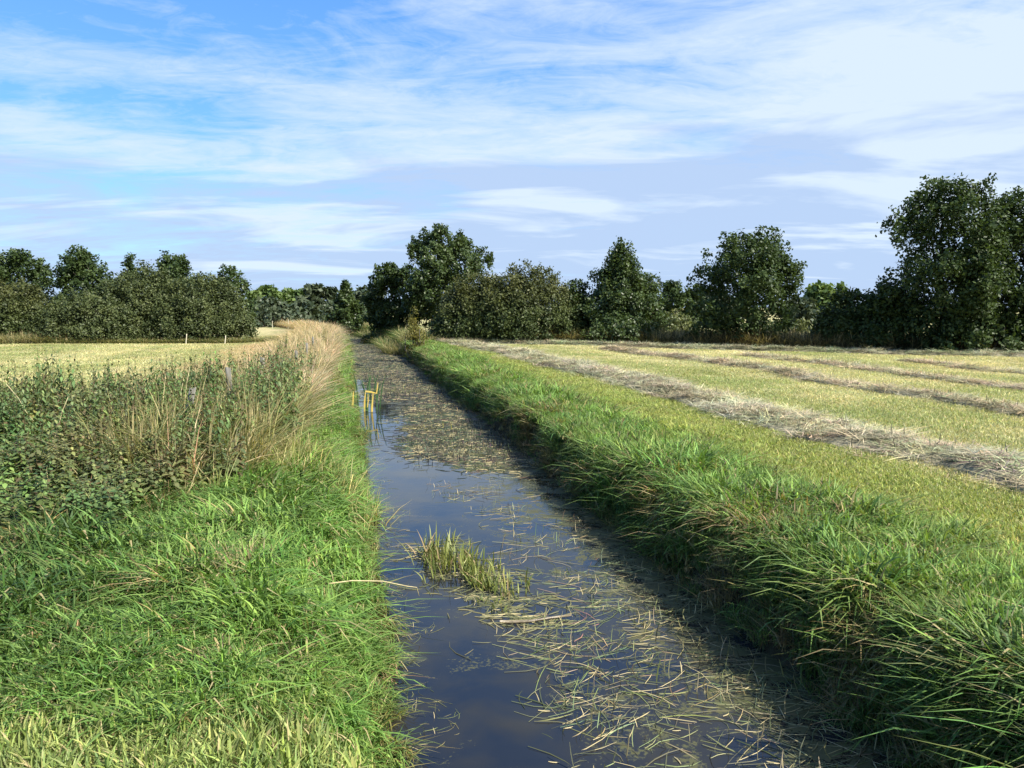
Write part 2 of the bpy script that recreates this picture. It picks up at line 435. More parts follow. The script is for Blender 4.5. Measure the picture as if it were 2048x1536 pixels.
def in_view(X, Y, m=2.5): return (Y > 1.2) & (np.abs(X) < Y * .70 + m)
def pts_st(n, s0, s1, t0, t1, logs=True, r=rng):
    s = s0 * (s1 / s0) ** r.random(n) if logs else r.uniform(s0, s1, n)
    t = r.uniform(t0, t1, n)
    tt = t + bend(s); X, Y = xy(s, tt); k = in_view(X, Y)
    return X[k], Y[k], s[k], t[k]
def jit(c, n, amt=.18, r=rng):
    c = np.asarray(c, float); c = np.broadcast_to(c, (n, 3)) * (1 + amt * r.normal(size=(n, 1)))
    return np.clip(c * (1 + amt * .4 * r.normal(size=(n, 3))), .01, .9)
def lerp(a, b_, f): return np.asarray(a) * (1 - f[:, None]) + np.asarray(b_) * f[:, None]
AZ_IN = math.atan2(-NY, -NX)                     # towards the ditch from the right bank

LUSH = library('lush_grass_tuft', [blades(40, .15, .34, .0135, .62, 1.7, .48, .03, seed=k) for k in range(7)], M_GRASS)
SHORT = library('short_grass_tuft', [blades(64, .26, .12, .0105, .55, math.pi, .1, .05, seed=20 + k) for k in range(6)], M_GRASS)
STUB = library('mown_grass_tuft', [blades(120, .38, .06, .008, 1.1, math.pi, 0, .14, .5, seed=30 + k) for k in range(6)], M_GRASS)
TALL = library('tall_dry_grass_tuft', [blades(34, .18, .95, .012, .5, math.pi, .3, .25, .3, seed=40 + k) for k in range(6)], M_GRASS)
NETT = library('nettle_patch', [nettle_tuft(5, .17, .95, 50 + k) for k in range(6)], M_NETTLE)

# mown right-hand field and its green verge
G_LUSH, G_DARK, G_YEL, STRAW = (.145, .235, .055), (.110, .180, .050), (.27, .315, .085), (.33, .29, .13)
X, Y, s, t = pts_st(30000, 3.2, 80, 4.6, 60)
k = (t < 6.2 + 34 * rng.random(len(t)) ** 1.1); X, Y, s, t = X[k], Y[k], s[k], t[k]
# one sheet of stubble for each side, stopping at the trees
def tree_line_Y(X): return np.interp(X, [-6, -4, 12, 25, 60], [53, 51, 42.5, 36, 18])
def stub(name, X, Y, label, lowt):
    s, t = st(X, Y); k = (Y < tree_line_Y(X) + 1.5) | (X < -5)
    X, Y, s, t = X[k], Y[k], s[k], t[k]; n = len(X)
    f = np.clip(.45 * fbm(X * .3, Y * .3, 31) + .55 * fbm(s * .05, t * .9, 41, 4) + .1 * rng.normal(size=n), 0, 1)
    tint = jit(lerp((.25, .30, .11), (.54, .51, .28), sstep(.36, .62, f)), n, .14)
    n1_ = fbm(X * .35, Y * .35, 31, 4)
    pk = np.exp(-(((t + 4.0) / 2.2) ** 2)) * sstep(18, 28, s) * (1 - sstep(75, 85, s)) * sstep(.36, .55, n1_)
    tint = lerp(tint, (.46, .31, .20), pk * .85)
    return scatter(name, X, Y, ground(X, Y), rng.uniform(0, 6.28, n), np.stack([1 + Y / 40, 1 + Y / 40, .8 + rng.random(n) * .8], -1), tint, STUB, label=label, cat='grass')
Y = 5 * (60 / 5) ** rng.random(34000); X = rng.uniform(-.72, .72, len(Y)) * Y + rng.uniform(-2, 2, len(Y))
s, t = st(X, Y); k = (t > 5.6) & (rng.random(len(t)) < sstep(5.3, 7, t)); stub('mown_grass', X[k], Y[k], 'short mown yellow-green grass of the hay field right of the ditch', 5)
k = (t < -2.7) & (Y > 12); stub('mown_grass', X[k], Y[k], 'short mown yellow-green grass of the field left of the ditch', 5)

# verge: green to yellow-green, shorter away from the water
X, Y, s, t = pts_st(13000, 3.0, 60, 3.9, 7.6)
hv = np.interp(t, [3.9, 4.8, 5.8, 7.6], [1.7, 1.4, .9, .6]); n = len(X)
f = sstep(4.2, 6.3, t + (fbm(X * .5, Y * .5, 12) - .5) * 1.6)
tint = jit(lerp(G_LUSH, G_YEL, f), n, .16); dry = rng.random(n) < .04; tint[dry] = jit(STRAW, dry.sum())
scatter('verge_grass', X, Y, ground(X, Y), rng.uniform(0, 6.28, n), np.stack([1 + Y / 60, 1 + Y / 60, hv * rng.uniform(.7, 1.3, n)], -1), tint, SHORT,
        label='bright green grass verge along the top of the right bank', cat='grass')
# long grass hanging over the right bank
X, Y, s, t = pts_st(15500, 2.6, 85, 3.45, 6.3)
n = len(X); k = rng.random(n) < np.interp(t, [3.45, 3.6, 4.7, 6.3], [.5, 1, .8, .25])
k &= ~(((s - 5.6) / .42) ** 2 + ((t - 4.4) / .30) ** 2 < 1)          # an oval gap left in the long grass
X, Y, s, t = X[k], Y[k], s[k], t[k]; n = len(X)
f = fbm(X * .7, Y * .7, 14)
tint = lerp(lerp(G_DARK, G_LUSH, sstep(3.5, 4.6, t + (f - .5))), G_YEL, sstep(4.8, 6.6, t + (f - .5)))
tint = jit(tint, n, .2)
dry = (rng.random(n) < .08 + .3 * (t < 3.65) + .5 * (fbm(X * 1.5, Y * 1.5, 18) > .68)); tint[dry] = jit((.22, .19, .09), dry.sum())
sz = np.interp(t, [3.55, 3.8, 4.7, 5.6, 6.3], [.7, 1.1, 1.1, .75, .5]) * rng.uniform(.7, 1.2, n) * (.25 + 1.4 * fbm(X * 1.7, Y * 1.7, 55, 3))
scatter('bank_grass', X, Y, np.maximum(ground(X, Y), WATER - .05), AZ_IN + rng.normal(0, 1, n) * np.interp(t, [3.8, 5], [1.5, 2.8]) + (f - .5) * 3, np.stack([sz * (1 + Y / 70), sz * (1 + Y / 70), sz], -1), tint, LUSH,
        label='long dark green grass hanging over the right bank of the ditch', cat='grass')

# left bank: the bright green strip by the water, and the lush foreground
X, Y, s, t = pts_st(16500, 3.1, 88, -6.5, .28)
f = fbm(X * .55, Y * .55, 15); f2 = fbm(X * .9 + 7, Y * .9, 17)
lim = np.interp(s, [0, 9, 12, 18, 30, 90], [-9, -6, -1.6, -.75, -.7, -.9]) + (f - .5) * .8
k = (t > lim) & (Y > 3.9 + (f2 - .5) * 1.6); X, Y, s, t, f, f2 = X[k], Y[k], s[k], t[k], f[k], f2[k]; n = len(X)
near = 1 - sstep(5, 6.5, Y)
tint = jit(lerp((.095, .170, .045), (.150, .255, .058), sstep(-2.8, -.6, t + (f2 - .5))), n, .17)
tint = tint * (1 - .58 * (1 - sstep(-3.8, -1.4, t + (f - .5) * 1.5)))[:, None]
edge = (t > .08) & (rng.random(n) < .55); tint[edge] = jit((.17, .17, .06), edge.sum(), .2)
dry = rng.random(n) < .04 + .5 * (fbm(X * 1.3, Y * 1.3, 19) > .70); tint[dry] = jit((.26, .22, .10), dry.sum(), .2)
fl = fbm(X * .45, Y * .45, 22) * 9.0
sz = rng.uniform(.75, 1.3, n) * (.25 + 1.5 * fbm(X * 1.7, Y * 1.7, 56, 3)) * np.interp(Y, [4, 5.5], [.6, 1]) * np.interp(t, [-.4, .36], [1, .6])
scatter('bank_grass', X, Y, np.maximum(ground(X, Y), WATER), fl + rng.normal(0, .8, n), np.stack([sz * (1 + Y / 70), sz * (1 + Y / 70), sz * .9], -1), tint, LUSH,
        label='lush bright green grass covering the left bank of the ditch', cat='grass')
# short yellowish grass at the very front
X = rng.uniform(-5, 1.1, 2600); Y = rng.uniform(1.5, 5.4, 2600); s, t = st(X, Y)
k = (t < .45) & (rng.random(2600) < 1 - sstep(3.9, 4.9, Y)); X, Y = X[k], Y[k]; n = len(X)
f = fbm(X * 1.3, Y * 1.3, 23)
tint = jit(lerp((.20, .27, .075), (.32, .35, .13), sstep(.52, .8, f)), n, .15)
scatter('verge_grass', X, Y, ground(X, Y), rng.uniform(0, 6.28, n), rng.uniform(.7, 1.3, n), tint, SHORT,
        label='short yellowish trampled grass in the nearest left corner', cat='grass')

# nettles on the left
Xn = rng.uniform(-13, -1.5, 2800); Yn = rng.uniform(4.6, 16, 2800); s, t = st(Xn, Yn)
f = fbm(Xn * .6, Yn * .6, 27)
backY = np.interp(Xn, [-13, -7, -5, -4.4], [12.6, 12.8, 14, 16])
ok = (Yn > np.interp(Xn, [-7, -3], [4.9, 8.1]) + (f - .5) * 4.2) & (Yn < backY) & (t < np.interp(s, [7, 9, 11, 13, 16], [-2.4, -1.4, -1.3, -2.0, -2.6]) + (f - .5) * 1.5) & ((t > -3.6) | (Yn < backY))
ok &= rng.random(2800) < np.interp(Yn, [6.2, 8, 10], [.35, .6, 1])
X, Y = Xn[ok], Yn[ok]
X2, Y2, s2, t2 = pts_st(1100, 12, 48, -2.6, -.8); k = rng.random(len(s2)) < np.interp(s2, [13, 17, 22, 48], [.55, .22, .06, .02]); X = np.r_[X, X2[k]]; Y = np.r_[Y, Y2[k]]
n = len(X); s, t = st(X, Y)
hz = np.interp(Y, [5.5, 8.5, 10, 13, 20], [.32, .58, .95, 1.28, 1.1]) * rng.uniform(.7, 1.2, n)
tint = jit(lerp((.095, .15, .048), (.12, .14, .055), sstep(.45, .7, fbm(X * .8, Y * .8, 29))), n, .2)
scatter('nettles', X, Y, ground(X, Y), rng.uniform(0, 6.28, n), np.stack([np.full(n, 1.1), np.full(n, 1.1), hz], -1), tint, NETT,
        label='dark thicket of tall nettles on the left bank', cat='nettles')
# tall grasses among the nettles
k = rng.random(len(X)) < .55; X, Y = X[k] + rng.normal(0, .2, k.sum()), Y[k] + rng.normal(0, .2, k.sum()); n = len(X)
tint = jit(lerp((.13, .20, .06), (.36, .31, .16), (rng.random(n) < .3).astype(float)), n, .2)
brn = rng.random(n) < .15; tint[brn] = jit((.17, .11, .07), brn.sum(), .2)
scatter('tall_grass', X, Y, ground(X, Y), rng.uniform(0, 6.28, n), np.stack([np.full(n, .9), np.full(n, .9), np.interp(Y, [6, 10, 13], [.35, .6, .85]) * rng.uniform(.6, 1.1, n)], -1), tint, TALL,
        label='thin tall grasses growing up among the nettles', cat='grass')
# tall dry grass along the fence
X, Y, s, t = pts_st(5200, 9.5, 100, -3.0, -.55)
f = fbm(X * .8, Y * .8, 33)
k = (rng.random(len(s)) < np.interp(s, [9.5, 11, 13.5, 100], [.15, .6, 1, 1])) & (t < np.interp(s, [9, 14, 30, 100], [-1.3, -1.0, -.7, -.9]))
X, Y, s, t, f = X[k], Y[k], s[k], t[k], f[k]; n = len(X)
tint = jit(lerp((.20, .21, .08), (.46, .36, .23), sstep(.25, .6, f + np.interp(s, [10, 25], [-.15, .15]) - .12 * (t > -1.2))), n, .18)
sz = rng.uniform(.65, 1.1, n) * np.interp(s, [10, 14, 20, 100], [1.15, 1.2, 1, 1.1])
scatter('dry_grass', X, Y, ground(X, Y), rng.uniform(0, 6.28, n), np.stack([sz * (1 + Y / 60), sz * (1 + Y / 60), sz], -1), tint, TALL,
        label='tall straw-coloured dry grass along the fence posts left of the ditch', cat='grass')
# straw bundle and yellow flopped grass in the nettles
n = 80; Xc = rng.normal(-3.0, .75, n); Yc = rng.normal(10.2, .5, n)
scatter('dry_grass', Xc, Yc, ground(Xc, Yc), rng.uniform(0, 6.28, n), rng.uniform(.45, .8, n), jit((.30, .29, .11), n), TALL,
        label='pale flopped grass lying in front of the nettles', cat='grass')

# reeds and tall grass in the shade at the foot of the right-hand trees
Xf = rng.uniform(-3, 36, 3400); Yf = tree_line_Y(Xf) + rng.uniform(-.2, 3.5, 3400); k = in_view(Xf, Yf, 4); X, Y = Xf[k], Yf[k]; n = len(X)
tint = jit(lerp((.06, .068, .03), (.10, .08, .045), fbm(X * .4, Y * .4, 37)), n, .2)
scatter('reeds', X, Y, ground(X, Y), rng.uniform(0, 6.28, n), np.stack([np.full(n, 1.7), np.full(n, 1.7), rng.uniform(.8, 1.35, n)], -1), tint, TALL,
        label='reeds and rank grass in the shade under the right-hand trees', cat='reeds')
# rank growth at the foot of the left-hand bushes
Xf = rng.uniform(-40, -12, 1700); Yf = np.interp(Xf, [-40, -17, -12], [47, 49, 60]) + rng.uniform(-1.2, 2, 1700); k = in_view(Xf, Yf, 4); X, Y = Xf[k], Yf[k]; n = len(X)
left = X < -28
tint = jit((.10, .13, .045), n, .2); tint[left] = jit((.17, .17, .08), left.sum())
scatter('rank_grass', X, Y, ground(X, Y), rng.uniform(0, 6.28, n), np.stack([np.full(n, 1.5), np.full(n, 1.5), np.where(left, .95, .45) * rng.uniform(.6, 1.1, n)], -1), tint, TALL,
        label='rank green growth at the foot of the left-hand bushes', cat='grass')
# reed fringe at the far end of the ditch, both banks
X, Y, s, t = pts_st(1500, 48, 125, 2.6, 5.6, False)
n = len(X)
tint = jit(lerp((.075, .13, .04), (.16, .15, .07), sstep(.5, .7, fbm(X * .3, Y * .3, 44))), n, .2)
scatter('reeds', X, Y, np.maximum(ground(X, Y), WATER), rng.uniform(0, 6.28, n), np.stack([np.full(n, 1.8), np.full(n, 1.8), rng.uniform(.6, 1.1, n)], -1), tint, TALL,
        label='green reed fringe on the right bank at the far end of the ditch', cat='reeds')

# ------------------------------------------------------------------ cut reeds floating on the water
def pieces(n, rad, seed, up=.12, lmin=.06, lmax=.34, wdt=.011, el=1.0):
    r = np.random.default_rng(seed); parts = []
    base = r.random() * 0
    for k in range(n):
        a = r.normal(0, .75); L = r.uniform(lmin, lmax); W = wdt * r.uniform(.6, 1.3)
        c = np.array([r.normal(0, rad * .5) * el, r.normal(0, rad * .5), -.001 + r.random() * .006])
        if r.random() < up:
            d = np.array([r.normal(0, .35), r.normal(0, .35), 1.0]); d /= np.linalg.norm(d); L *= .45; c[2] = L * .35
        else: d = np.array([math.cos(a), math.sin(a), r.normal(0, .045)])
        sd = np.cross(d, [0, 0, 1.0]) if abs(d[2]) < .9 else np.array([math.cos(a), math.sin(a), 0]); sd /= np.linalg.norm(sd)
        bw = sd * r.normal(0, .075) * L
        P = [c - d * L / 2, c + bw - d * L * .12, c + bw + d * L * .18, c + d * L / 2]
        V = []
        for q, p_ in enumerate(P):
            wq = W * (.7, 1, .95, .45)[q] / 2
            V += [p_ - sd * wq, p_ + sd * wq, p_ + np.array([0, 0, wq * 1.1])]
        V = np.array(V); F = []
        for q in range(3):
            i0 = q * 3; i1 = i0 + 3
            F += [[i0, i0 + 2, i1 + 2], [i0, i1 + 2, i1], [i0 + 2, i0 + 1, i1 + 1], [i0 + 2, i1 + 1, i1 + 2]]
        parts.append((V, np.array(F), np.tile([r.random(), .5, 1.0 if r.random() < .08 else 0], (len(V), 1))))
    return join(parts)
CUT = library('cut_reed_patch', [pieces(9, .34, 60 + k, .20, .05, .42, .0065) for k in range(8)], M_REED)
MAT = library('reed_mat_patch', [pieces(32, .36, 80 + k, .14, .05, .26, .011, 1.5) for k in range(6)], M_REED)
def on_water(t, s, m=0): return (t > .5 + m) & (t < 3.5 - m)
X, Y, s, t = pts_st(1050, 3.2, 20, .45, 3.5)
f = fbm(s * .9, t * 1.1, 46, 3)
openT = np.interp(s, [3, 5, 6.5, 8, 11.7, 15, 18], [1.5, 1.25, 1.15, 1.7, 1.75, 1.5, 1.0])
k = (t > openT + (f - .5) * 1.6) & (rng.random(len(s)) < np.clip(np.interp(fbm(s * 1.7, t * 2.2, 49, 2), [.35, .62], [.12, .95]) + np.interp(s, [8, 12], [0, .25]), 0, 1))
X, Y, s, t = X[k], Y[k], s[k], t[k]; n = len(X)
tint = jit(lerp((.18, .18, .09), (.085, .10, .042), rng.random(n)), n, .3)
scatter('floating_cut_reeds', X, Y, np.full(n, WATER), math.atan2(NY, NX) + rng.normal(.25, .7, n), rng.uniform(.7, 1.2, n) * np.interp(s, [6, 12], [1.1, .8]), tint, CUT,
        label='loose cut reed stalks floating on the right half of the near water', cat='cut reeds')
X, Y, s, t = pts_st(3600, 13.5, 118, .4, 3.6)
f = fbm(s * .5, t * .9, 52, 3)
openT = np.interp(s, [13.5, 16, 19, 24, 30, 33, 120], [2.2, 1.5, 1.35, 1.25, 1.05, .4, .3])
k = (t > openT + (f - .5) * .6) & (fbm(s * .5, t * 2.0, 58, 3) > np.interp(s, [14, 22, 60], [.46, .44, .38])); X, Y, s, t = X[k], Y[k], s[k], t[k]; n = len(X)
tint = jit(lerp((.032, .038, .022), (.075, .075, .042), rng.random(n)), n, .45)
scatter('floating_reed_mat', X, Y, np.full(n, WATER), rng.uniform(-.5, .9, n), np.stack([1 + Y / 60, 1 + Y / 60, rng.uniform(.7, 1.6, n)], -1), tint, MAT,
        label='grey-brown mat of dead reeds covering the far water', cat='cut reeds')
X, Y, s, t = pts_st(90, 5, 30, .35, .6)
n = len(X)
scatter('floating_cut_reeds', X, Y, np.full(n, WATER), rng.uniform(0, 6.28, n), rng.uniform(.35, .7, n), jit((.14, .15, .06), n, .2), CUT,
        label='scraps of reed caught along the foot of the left bank', cat='cut reeds')

# the tussock standing in the water, one thing
r = np.random.default_rng(5); parts = []
for k in range(70):
    u = r.random() ** 1.3 * .85; c = np.array([.98 + .75 * u + r.normal(0, .14), 8.75 - 1.65 * u + r.normal(0, .24)])
    V, F_, C = blades(7, .10, .34 * (1.1 - .65 * u) * r.uniform(.5, 1.1), .016, .35, math.pi, .12, .12, seed=200 + k)
    x_, y_ = xy(c[1], c[0]); V = V + np.array([x_, y_, WATER]); parts.append((V, F_, C))
V, F_, C = join(parts); o0 = np.array([*xy(7.9, 1.3), WATER])
M_CLUMP = leafy('tussock_blades', tint=(.17, .20, .055), transl=.3, dead=(.30, .22, .12))
tus = empty('water_tussock', o0)
tag(tus, 'yellow-green tussock of upright water plants standing in the open water', 'water plant')
tag(obj('blades', mesh_np('blades', V - o0, F_, C), M_CLUMP, tus), kind='stuff')
parts = []
for k in range(44):
    u = r.random(); V, F_, C = pieces(12, .26, 300 + k, .05); x_, y_ = xy(9.1 - 2.4 * u + r.normal(0, .22), .92 + .85 * u + r.normal(0, .20))
    parts.append((V + np.array([x_, y_, WATER]) - o0, F_, C))
V, F_, C = join(parts)
M_CLMAT = leafy('tussock_dead_stems', tint=(.13, .13, .06), transl=.1, tcol=(1, 1, 1))
tag(obj('dead_stems', mesh_np('dead_stems', V, F_, C), M_CLMAT, tus), kind='stuff')

# ------------------------------------------------------------------ hay rows
def mown_patch(n, rad, seed):
    r = np.random.default_rng(seed)
    V, F_, C = blades(n, rad, .17, .011, 1.9, math.pi, .05, 0, .5, seed=seed, zlift=.02)
    return V, F_, C
HAY = library('hay_patch', [mown_patch(50, .26, 400 + k) for k in range(6)], M_HAY)
M_HAYBASE = plain('hay_heap', (.14, .125, .08), (.32, .29, .19), 9, bump=1)
def windrow(path, width, height, label, tintc, dens=15, seed=0):
    P = np.array(path, float); seg = np.r_[0, np.cumsum(np.hypot(*np.diff(P, axis=0).T))]
    N = int(seg[-1] / .11); u = np.linspace(0, seg[-1], N)
    cxx = np.interp(u, seg, P[:, 0]); cyy = np.interp(u, seg, P[:, 1])
    ker = np.ones(31) / 31; cxx[15:-15] = np.convolve(cxx, ker, 'valid'); cyy[15:-15] = np.convolve(cyy, ker, 'valid')
    dx, dy = np.gradient(cxx), np.gradient(cyy); L = np.hypot(dx, dy); nx, ny = dy / L, -dx / L
    side = (fbm(u * .35, u * 0, seed + 3, 3) - .5) * .7
    wd = width * (.75 + .5 * fbm(u * .5, u * 0 + 4, seed + 6, 3))
    vs = np.linspace(-1, 1, 21)
    U, VV = np.meshgrid(u, vs, indexing='ij')
    off = side[:, None] + VV * wd[:, None] / 2
    X = cxx[:, None] + nx[:, None] * off; Y = cyy[:, None] + ny[:, None] * off
    def top(X, Y, VV, endf):
        prof = np.sqrt(np.clip(1 - np.abs(VV) ** 1.6, 0, 1))
        return ground(X, Y) - .02 + height * prof * endf * np.clip(.05 + 1.9 * fbm(X * 2.3, Y * 2.3, seed + 9, 3), .1, 2)
    endf = (sstep(0, 1.2, u) * sstep(0, 1.2, seg[-1] - u))[:, None]
    Z = top(X, Y, VV, endf)
    V = np.stack([X, Y, Z], -1).reshape(-1, 3); ii = np.arange(V.shape[0]).reshape(X.shape)
    F = np.stack([ii[:-1, :-1], ii[1:, :-1], ii[1:, 1:], ii[:-1, 1:]], -1).reshape(-1, 4)
    o0 = np.array([cxx[N // 2], cyy[N // 2], 0])
    ro = empty('hay_row', o0); tag(ro, label, 'hay row', 'rows of cut hay on the right-hand field')
    obj('heap', mesh_np('heap', V - o0, F, None, True), M_HAYBASE, ro)
    n = int(dens * seg[-1] * width * 1.2); r = np.random.default_rng(seed)
    q = r.uniform(0, N - 1.01, n).astype(int); vv = np.clip(r.normal(0, .5, n), -1.25, 1.25)
    of = side[q] + vv * wd[q] / 2
    x = cxx[q] + nx[q] * of + dx[q] * r.random(n); y = cyy[q] + ny[q] * of + dy[q] * r.random(n)
    z = np.maximum(top(x, y, np.clip(vv, -1, 1), endf[q, 0]), ground(x, y))
    k = in_view(x, y, 3); x, y, z = x[k], y[k], z[k]; n = len(x)
    sc_ = 1 + y / 80
    scatter('hay_strands', x - o0[0], y - o0[1], z, r.uniform(0, 6.28, n), np.stack([sc_, sc_, r.uniform(.3, .75, n) * sc_], -1), jit(tintc, n, .22), HAY, parent=ro,
            tilt=r.normal(0, .1, (n, 2)))
def row_t(tc, s0, s1, n=12): return [xy(s, tt) for s, tt in zip(np.linspace(s0, s1, n), np.interp(np.linspace(s0, s1, n), *tc))]
GREYH, PINKH, GREENH = (.36, .34, .215), (.37, .33, .205), (.34, .35, .215)
windrow(row_t(([4, 12, 24, 36, 50], [9.0, 8.3, 8.1, 7.8, 6.3]), 4, 50), 1.7, .15, 'nearest thick grey-beige row of cut hay running beside the ditch verge', GREYH, 20, 1)
windrow(row_t(([4, 16, 28, 40], [13.6, 14.0, 14.5, 13.4]), 6, 39), 1.0, .11, 'second pinkish row of hay counted from the ditch', PINKH, 16, 2)
windrow(row_t(([4, 20, 34], [18.2, 18.2, 18.0]), 6, 33), 0.8, .08, 'third thin row of hay counted from the ditch, right of centre', PINKH, 14, 3)
windrow(row_t(([4, 20, 30], [22.6, 22.5, 22.3]), 6, 28), 0.8, .07, 'fourth thin row of hay counted from the ditch, before the big dark trees', PINKH, 14, 4)
windrow([(-4.6, 49), (0, 47.2), (6, 44), (12, 40.6), (17, 37.8), (24, 34.2), (32, 29)], 1.5, .15, 'long green-grey hay row along the foot of the right-hand trees', GREENH, 15, 5)

# ------------------------------------------------------------------ trees
def crown_np(lobes, n_b, per, leaf, seed, shoot=.55, up=.7, narrow=.62, rin=.25, clump=.30, dome=None):
    r = np.random.default_rng(seed); L = np.array(lobes, float)
    vol = (L[:, 3] * L[:, 4] + L[:, 3] * L[:, 5] + L[:, 4] * L[:, 5]); pick = r.choice(len(L), n_b, p=vol / vol.sum())
    d = r.normal(size=(n_b, 3)); d /= np.linalg.norm(d, axis=1)[:, None]
    rad = rin + (1.04 - rin) * r.random(n_b) ** .45
    C = L[pick, :3] + d * L[pick, 3:] * rad[:, None]
    if dome:
        rx, h = dome; q = rx * np.sqrt(r.random(n_b)); a = r.uniform(0, 6.28, n_b)
        C = np.stack([q * np.cos(a), q * np.sin(a) * .8, q * 0], -1)
        H = h * (1 - np.clip(q / rx, 0, 1) ** 2.1) ** .5 * (.92 + .26 * fbm(C[:, 0] * .9 + seed, C[:, 1] * .9, seed, 2))
        C[:, 2] = np.maximum(H - .2, .25) * (1 - (1 - r.random(n_b) ** .55) * .95)
    C = C[C[:, 2] > .12]; m = len(C)
    cen = L[:, :3].mean(0) * np.array([1, 1, .6]); o_ = C - cen; o_ /= np.linalg.norm(o_, axis=1)[:, None] + 1e-6
    ax = o_ * .6 + np.array([0, 0, up]) + r.normal(0, .35, (m, 3)); ax /= np.linalg.norm(ax, axis=1)[:, None]
    br = r.random(m)
    I = np.repeat(np.arange(m), per); N = len(I)
    u = r.random(N) - .35
    P = C[I] + ax[I] * (u * shoot)[:, None] + np.clip(r.normal(0, 1, (N, 3)), -1.9, 1.9) * (clump * (1.0 - .8 * np.clip(u, 0, 1)))[:, None]
    P[:, 2] = np.maximum(P[:, 2], .05)
    nrm = r.normal(0, .8, (N, 3)) + o_[I] * .55 + np.array([0, 0, .55]); nrm /= np.linalg.norm(nrm, axis=1)[:, None]
    a = np.cross(nrm, r.normal(size=(N, 3)) + ax[I] * 1.0); a /= np.linalg.norm(a, axis=1)[:, None] + 1e-9
    bvec = np.cross(nrm, a); sz = (leaf * r.uniform(.6, 1.3, N))[:, None]
    V = np.stack([P - bvec * sz * .5, P - a * sz * narrow * .5, P + bvec * sz * .5, P + a * sz * narrow * .5], 1).reshape(-1, 3)
    F = np.arange(N * 4).reshape(N, 4)
    zmax = (L[:, 2] + L[:, 5]).max()
    col = np.stack([np.clip(.55 * br[I] + .45 * r.random(N), 0, 1), np.clip(P[:, 2] / zmax, 0, 1), np.zeros(N)], -1)
    return V, F, np.repeat(col, 4, 0)

def lobes_for(shape, wd, h, seed, base=.1):
    r = np.random.default_rng(seed); L = []
    rx = wd / 2
    if shape == 'round':
        L.append((0, 0, h * .50, rx * .74, rx * .74, h * .44)); L.append((0, 0, h * .30, rx * .85, rx * .85, h * .26)); L.append((rx * r.uniform(-.2, .2), 0, h * .74, rx * .5, rx * .5, h * .22))
        for k in range(24):
            a = k * 2.4 + r.uniform(-.5, .5); z = h * r.uniform(.10, .84); q = rx * math.sqrt(max(.05, 1 - ((z / h - .38) / .62) ** 2)) * .76
            sz = rx * r.uniform(.20, .34); L.append((q * math.cos(a), q * math.sin(a), z, sz, sz, sz * r.uniform(.8, 1.3)))
        for k in range(3): L.append((rx * r.uniform(-.35, .35), rx * r.uniform(-.3, .3), h * .86, rx * .22, rx * .22, h * .11))
    elif shape == 'cone':
        for k in range(16):
            u = (k + .5) / 16; z = h * (.08 + .86 * u); q = rx * min(1, (1.04 - u) * 1.35) ** .75; a = k * 2.4 + r.uniform(-.4, .4)
            sz = max(.16 * rx, q * .5); L.append((q * .62 * math.cos(a), q * .62 * math.sin(a), z, sz, sz, h * .10))
            L.append((0, 0, z, q * .62 + .1, q * .62 + .1, h * .09))
    elif shape == 'mound':
        for k in range(16):
            a = r.uniform(0, 6.28); q = rx * math.sqrt(r.random()) * .80; hh = h * math.sqrt(max(.12, 1 - (q / rx) ** 2.4)) * r.uniform(.82, 1.0)
            L.append((q * math.cos(a), q * math.sin(a) * .8, hh * .5, rx * .30, rx * .28, hh * .5))
    return L

def tree(name, label, px, Y, ytop, wpx, shape, mat, cat='tree', seed=0, dens=1.0, leaf=.15, group=None, shoot=.5, up=.7, narrow=.62, clump=.21, trunk=True, base=0):
    X = at(px, Y); h = hgt(ytop, Y); wd = wpx / FPX * Y
    L = lobes_for(shape, wd, h, seed)
    area = wd * h
    nb = int(10.5 * area * dens * min(1, (48 / Y) ** 1.0)); per = 62; leaf = leaf * max(1.0, Y / 48) * 1.25
    z0 = float(ground(np.array([X]), np.array([Y]))[0])
    ro = empty(name, (X, Y, z0 - .03)); tag(ro, label, cat, group)
    V, F, C = crown_np(L, nb, per, leaf, seed + 1, shoot, up, narrow, clump=clump, dome=(wd / 2 * 1.05, h) if shape == 'mound' else None)
    obj('crown' if cat == 'tree' else 'foliage', mesh_np('crown', V, F, C), mat, ro)
    r = np.random.default_rng(seed + 5)
    parts = []
    if trunk:
        hh = h * .82; tr = [np.array([r.normal(0, .06) * z, r.normal(0, .06) * z, z]) for z in np.linspace(0, hh, 8)]
        r0 = .035 * h ** .9 * .5; Vt, Ft = tube(tr, np.linspace(r0, r0 * .15, 8), 8); parts.append((Vt, Ft, np.zeros((len(Vt), 3))))
        for q in L[1:13]:
            z = min(q[2] * .7, hh * .9); b0 = np.array([np.interp(z, [p_[2] for p_ in tr], [p_[0] for p_ in tr]), np.interp(z, [p_[2] for p_ in tr], [p_[1] for p_ in tr]), z])
            e = np.array(q[:3]); mid = (b0 + e) / 2 + np.array([0, 0, .12 * h * r.random()])
            Vt, Ft = tube([b0, mid, e], [r0 * .4, r0 * .25, r0 * .08], 5); parts.append((Vt, Ft, np.zeros((len(Vt), 3))))
    else:
        for q in L[:14]:
            e = np.array([q[0], q[1], q[2] * 1.5]); b0 = np.array([q[0] * .45, q[1] * .45, 0]); mid = (b0 + e) / 2 + r.normal(0, .15, 3)
            Vt, Ft = tube([b0, mid, e], [.05, .035, .012], 5); parts.append((Vt, Ft, np.zeros((len(Vt), 3))))
    V, F, C = join(parts)
    obj('trunk' if cat == 'tree' else 'stems', mesh_np('trunk', V, F, None, True), M_BARK, ro)
    return ro

